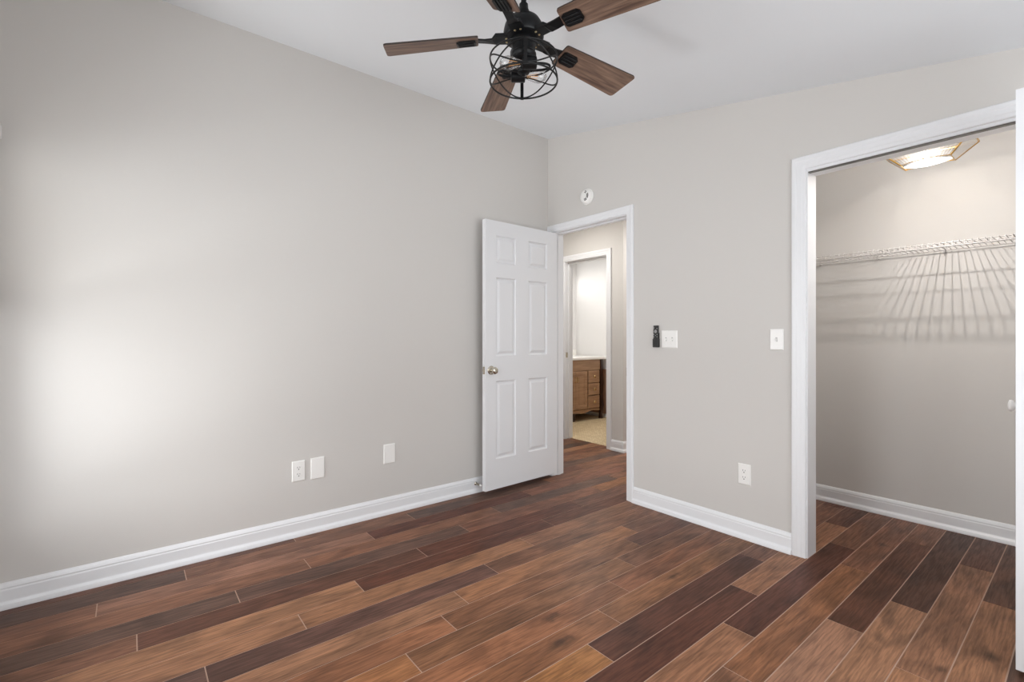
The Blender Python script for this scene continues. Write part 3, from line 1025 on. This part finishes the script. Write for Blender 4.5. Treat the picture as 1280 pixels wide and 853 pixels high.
# ------------------------------------------------------------------ closet wire shelf
def build_shelf():
    t = thing('wire_shelf', 'white wire shelf across the closet back wall', 'shelf', (0, 0, 0))
    z = 1.692
    x0, x1 = CX0 + 0.004, CX1 - 0.004
    rods = [(CY - 0.022, z - 0.004, 0.0034), (CY - 0.165, z - 0.004, 0.0032), (CY - 0.240, z - 0.0035, 0.0022), (CY - 0.322, z - 0.004, 0.0028), (CY - 0.345, z - 0.027, 0.0028)]
    for y, zz, r in rods:
        bm = bmesh.new(); cyl(bm, (x0, y, zz), (x1, y, zz), r, 8); obj('shelf_rod', bm, M['wire'], t, True)
    bm = bmesh.new()
    x = x0 + 0.008
    while x < x1:
        tube(bm, [(x, CY - 0.014, z), (x, CY - 0.335, z), (x, CY - 0.346, z - 0.006), (x, CY - 0.3485, z - 0.030)], 0.0019, 6)
        x += 0.0254
    o = obj('deck_wires', bm, M['wire'], t, True)
    o['kind'] = 'stuff'
    for xc in (1.691, 2.027, 2.359, 2.69, 3.02):
        bm = bmesh.new()
        bx(bm, xc - 0.006, xc + 0.006, CY - 0.006, CY, z - 0.018, z + 0.030, 0.001, 1)
        bx(bm, xc - 0.006, xc + 0.006, CY - 0.030, CY - 0.004, z - 0.018, z - 0.009, 0.001, 1)
        bx(bm, xc - 0.006, xc + 0.006, CY - 0.030, CY - 0.026, z - 0.012, z + 0.002, 0.001, 1)
        obj('wall_clip', bm, M['wire'], t)
build_shelf()

# ------------------------------------------------------------------ wall plates: built facing local -y, then turned
def plate_shape(bm, wd, ht, d=0.006):
    prism(bm, [(-wd / 2, -ht / 2), (wd / 2, -ht / 2), (wd / 2, ht / 2), (-wd / 2, ht / 2)], 'y', -0.002, 0.0)
    a = [(-wd / 2, -ht / 2), (wd / 2, -ht / 2), (wd / 2, ht / 2), (-wd / 2, ht / 2)]
    v0 = [bm.verts.new((x, -0.002, z)) for x, z in a]
    v1 = [bm.verts.new((x - math.copysign(0.004, x), -d, z - math.copysign(0.004, z))) for x, z in a]
    for i in range(4):
        bm.faces.new((v0[i], v0[(i + 1) % 4], v1[(i + 1) % 4], v1[i]))
    bm.faces.new(v1)

def screw_head(parent, x, z, d):
    bm = bmesh.new()
    lathe(bm, [(0.0032, 0), (0.0030, 0.0008), (0.001, 0.0012)], 12, frame_to((x, -d, z), (0, -1, 0)))
    bx(bm, x - 0.0026, x + 0.0026, -d - 0.0014, -d - 0.0011, z - 0.0004, z + 0.0004)
    obj('screw', bm, M['plate'], parent, True)

def wall_outlet(name, loc, rotz, label):
    t = thing(name, label, 'electrical outlet', loc, rotz, None)
    obj('cover_plate', shape(plate_shape, 0.072, 0.118), M['plate'], t)
    for dz in (0.0195, -0.0195):
        bm = bmesh.new()
        pts = []
        for k in range(24):
            a = 2 * PI * k / 24
            pts.append((0.0170 * math.cos(a), dz + max(-0.0138, min(0.0138, 0.0170 * math.sin(a)))))
        prism(bm, pts, 'y', -0.0078, -0.0055)
        rc = obj('receptacle', bm, M['plate'], t)
        bm = bmesh.new()
        for sx, h in ((-0.0063, 0.0042), (0.0063, 0.0034)):
            bx(bm, sx - 0.0011, sx + 0.0011, -0.0081, -0.0076, dz + 0.0035 - h, dz + 0.0035 + h)
        lathe(bm, [(0.0030, 0), (0.0030, 0.0005)], 12, frame_to((0, -0.0076, dz - 0.0078), (0, -1, 0)))
        obj('slot', bm, M['slot'], rc)
    screw_head(t, 0, 0, 0.006)
    return t

def blank_plate(name, loc, rotz, label):
    t = thing(name, label, 'wall plate', loc, rotz)
    obj('cover_plate', shape(plate_shape, 0.080, 0.126), M['plate'], t)
    for dz in (0.042, -0.042):
        screw_head(t, 0, dz, 0.006)
    return t

def light_switch(name, loc, rotz, label, gangs):
    t = thing(name, label, 'light switch', loc, rotz)
    wd = 0.070 if gangs == 1 else 0.118
    obj('cover_plate', shape(plate_shape, wd, 0.115), M['plate'], t)
    for g in range(gangs):
        gx = 0 if gangs == 1 else (-0.023, 0.023)[g]
        bm = bmesh.new(); bx(bm, gx - 0.0052, gx + 0.0052, -0.0064, -0.0058, -0.0122, 0.0122)
        obj('toggle_slot', bm, mat('toggle_slot_shade', srgb(190, 188, 184), 0.5), t)
        bm = bmesh.new()
        prism(bm, [(-0.0060, -0.004), (-0.0180, -0.0125), (-0.0190, -0.0075), (-0.0062, 0.0060)], 'x', gx - 0.0042, gx + 0.0042)
        obj('toggle', bm, M['plate'], t)
        for dz in (0.030, -0.030):
            screw_head(t, gx, dz, 0.006)
    return t

LEFT = PI / 2      # faces +x
# local -y turned by +90 deg looks to +x
wall_outlet('wall_outlet', (0.0, -1.999, 0.378), LEFT, 'white outlet low on the long wall, next to a blank plate')
blank_plate('blank_plate', (0.0, -1.891, 0.378), LEFT, 'white blank plate directly beside the outlet on the long wall')
blank_plate('blank_plate.001', (0.0, -1.433, 0.394), LEFT, 'white blank plate alone between the outlet pair and the open door')
wall_outlet('wall_outlet.001', (1.657, 0.0, 0.370), 0, 'white outlet low on the wall between bedroom doorway and closet')
light_switch('light_switch', (1.167, 0.0, 1.149), 0, 'white double switch plate beside the black remote', 2)
light_switch('light_switch.001', (1.833, 0.0, 1.149), 0, 'white single switch plate beside the closet door frame', 1)

# ------------------------------------------------------------------ remote in its wall holder
t = thing('remote_control', 'black remote hanging on the wall beside the double switch', 'remote control', (1.072, 0.0, 1.171), 0)
bm = bmesh.new(); bx(bm, -0.018, 0.018, -0.0185, -0.0045, -0.070, 0.070, 0.0035); obj('body', bm, M['remote'], t)
bm = bmesh.new()
bx(bm, -0.020, 0.020, -0.0045, 0.0, -0.074, 0.020, 0.001, 1)
bx(bm, -0.0215, -0.0185, -0.0205, 0.0, -0.074, -0.020, 0.001, 1)
bx(bm, 0.0185, 0.0215, -0.0205, 0.0, -0.074, -0.020, 0.001, 1)
bx(bm, -0.0185, 0.0185, -0.0205, -0.0190, -0.074, -0.030, 0.0006, 1)
bx(bm, -0.020, 0.020, -0.0205, 0.0, -0.077, -0.0735, 0.001, 1)
obj('wall_holder', bm, M['remote'], t)
bm = bmesh.new()
lathe(bm, [(0.0115, 0), (0.011, 0.0012), (0.008, 0.0014), (0.0075, 0.0010), (0.0045, 0.0010), (0.004, 0.0016), (0.001, 0.0016)], 24, frame_to((0, -0.0185, 0.030), (0, -1, 0)))
obj('dial_button', bm, M['remote_key'], t, True)
for bx_, bz_ in ((-0.012, 0.058), (0.012, 0.050), (-0.012, 0.049), (-0.012, 0.010), (0.0, 0.003), (0.012, 0.010), (-0.012, -0.006), (0.012, -0.006)):
    bm = bmesh.new()
    lathe(bm, [(0.0034, 0), (0.0032, 0.0010), (0.001, 0.0013)], 12, frame_to((bx_, -0.0185, bz_), (0, -1, 0)))
    obj('button', bm, M['remote_key'], t, True)

# ------------------------------------------------------------------ smoke detector
t = thing('smoke_detector', 'round white smoke detector above the bedroom doorway', 'smoke detector', (0.449, 0.0, 2.254), 0)
to_wall = frame_to((0, 0, 0), (0, -1, 0))
bm = bmesh.new(); lathe(bm, [(0.062, 0), (0.062, 0.010), (0.058, 0.012)], 40, to_wall); obj('mounting_base', bm, M['plate'], t, True)
bm = bmesh.new(); lathe(bm, [(0.0575, 0.011), (0.0565, 0.022), (0.050, 0.031), (0.040, 0.036), (0.034, 0.0372), (0.001, 0.0375)], 40, to_wall); cv = obj('cover', bm, M['plate'], t, True)
for (r, a0, a1) in ((0.026, -35, 25), (0.026, -95, -48), (0.036, -38, 25), (0.036, -88, -50), (0.026, 50, 85), (0.036, 52, 80)):
    bm = bmesh.new()
    pts = []
    for k in range(9):
        a = math.radians(a0 + (a1 - a0) * k / 8)
        hh = 0.0372 if r < 0.03 else 0.0366
        pts.append(to_wall @ Vector((0, 0, 0)) + Vector((r * math.cos(a), -hh, r * math.sin(a))))
    tube(bm, pts, 0.0033, 6)
    obj('vent_slot', bm, M['slot'], cv, True)

# ------------------------------------------------------------------ spring door stop on the left baseboard
t = thing('door_stop', 'small spring door stop on the baseboard behind the open door', 'door stop', (0.0135, -0.752, 0.068), 0)
to_x = frame_to((0, 0, 0), (1, 0, 0))
bm = bmesh.new(); lathe(bm, [(0.013, 0), (0.013, 0.002), (0.009, 0.006), (0.005, 0.007)], 20, to_x); obj('flange', bm, M['nickel'], t, True)
bm = bmesh.new()
tube(bm, [(0.006 + 0.056 * k / 96, 0.0062 * math.cos(2 * PI * k / 7), 0.0062 * math.sin(2 * PI * k / 7)) for k in range(97)], 0.0013, 6)
obj('spring', bm, M['nickel'], t, True)
bm = bmesh.new(); lathe(bm, [(0.0085, 0.060), (0.0085, 0.073), (0.006, 0.077), (0.001, 0.078)], 20, to_x); obj('rubber_tip', bm, M['rubber'], t, True)

# ------------------------------------------------------------------ bathroom vanity
def build_vanity():
    xf, xb, ya, yb = -1.555, BX0 + 0.004, 1.42, 2.535
    t = thing('bathroom_vanity', 'brown wooden vanity with white countertop in the bathroom', 'vanity', (0, 0, 0.002))
    bm = bmesh.new()
    bx(bm, xb, xf - 0.020, ya + 0.02, yb - 0.02, 0.135, 0.846)
    bx(bm, xf - 0.020, xf, ya + 0.02, yb - 0.05, 0.700, 0.846, 0.002)
    bx(bm, xf - 0.030, xf - 0.016, ya + 0.05, yb - 0.05, 0.135, 0.700)
    pts = [(ya + 0.03, 0.150)]
    for k in range(17):
        u = k / 16
        pts.append((ya + 0.03 + (yb - ya - 0.09) * u, 0.128 - 0.020 * math.sin(PI * u) ** 2 - 0.010 * math.cos(6 * PI * u)))
    pts.append((yb - 0.06, 0.150))
    prism(bm, pts, 'x', xf - 0.030, xf - 0.004)
    obj('cabinet_body', bm, M['vanity'], t)
    bm = bmesh.new(); bx(bm, xb, xf + 0.030, ya - 0.02, BY1 - 0.021, 0.848, 0.885, 0.006); obj('countertop', bm, M['counter'], t)
    bm = bmesh.new(); bx(bm, xb, xb + 0.018, ya - 0.02, BY1 - 0.021, 0.885, 0.975, 0.003); obj('backsplash', bm, M['counter'], t)
    def front(name, y0, y1, z0, z1, rise):
        bm = bmesh.new()
        bx(bm, xf - 0.016, xf + 0.010, y0, y1, z0, z1, 0.003)
        m = min(0.045, (z1 - z0) * 0.22)
        for a, b, c, d in ((y0, y1, z0, z0 + m), (y0, y1, z1 - m, z1), (y0, y0 + m, z0 + m, z1 - m), (y1 - m, y1, z0 + m, z1 - m)):
            bx(bm, xf + 0.009, xf + 0.017, a, b, c, d, 0.002, 1)
        if rise:
            bx(bm, xf + 0.009, xf + 0.015, y0 + m + 0.022, y1 - m - 0.022, z0 + m + 0.022, z1 - m - 0.022, 0.004, 1)
        return obj(name, bm, M['vanity'], t)
    for y0, y1, py in ((1.735, 1.963, 1.945), (1.967, 2.195, 1.985)):
        d = front('door', y0, y1, 0.175, 0.690, True)
        bm = bmesh.new()
        pts = [(xf + 0.017, py, 0.545), (xf + 0.036, py, 0.552), (xf + 0.042, py, 0.580), (xf + 0.036, py, 0.608), (xf + 0.017, py, 0.615)]
        tube(bm, pts, 0.0055, 8)
        obj('pull', bm, M['brass'], d, True)
    for y0, y1 in ((1.475, 1.710), (2.225, 2.452)):
        for z0, z1 in ((0.528, 0.690), (0.352, 0.512), (0.172, 0.336)):
            d = front('drawer', y0, y1, z0, z1, False)
            bm = bmesh.new()
            lathe(bm, [(0.006, 0), (0.006, 0.010), (0.018, 0.015), (0.021, 0.022), (0.015, 0.030), (0.001, 0.031)], 16, frame_to((xf + 0.010, (y0 + y1) / 2, (z0 + z1) / 2), (1, 0, 0)))
            obj('knob', bm, M['brass'], d, True)
    for yy in (ya + 0.015, yb - 0.055):
        bm = bmesh.new()
        prof = [(xf - 0.020, 0.846), (xf + 0.016, 0.846), (xf + 0.018, 0.60), (xf + 0.016, 0.34), (xf + 0.030, 0.26), (xf + 0.036, 0.19), (xf + 0.020, 0.11), (xf + 0.008, 0.06), (xf + 0.022, 0.025), (xf + 0.024, 0.0), (xf - 0.026, 0.0), (xf - 0.022, 0.05), (xf - 0.020, 0.20)]
        prism(bm, prof, 'y', yy, yy + 0.042)
        obj('leg', bm, M['vanity_dark'], t)
    for yy, xx in ((1.985, xf - 0.05), (ya + 0.03, xb + 0.05), (yb - 0.06, xb + 0.05)):
        bm = bmesh.new()
        lathe(bm, [(0.020, 0.0), (0.026, 0.012), (0.022, 0.040), (0.026, 0.070), (0.028, 0.136)], 16, Matrix.Translation((xx, yy, 0)))
        obj('foot', bm, M['vanity_dark'], t, True)
build_vanity()
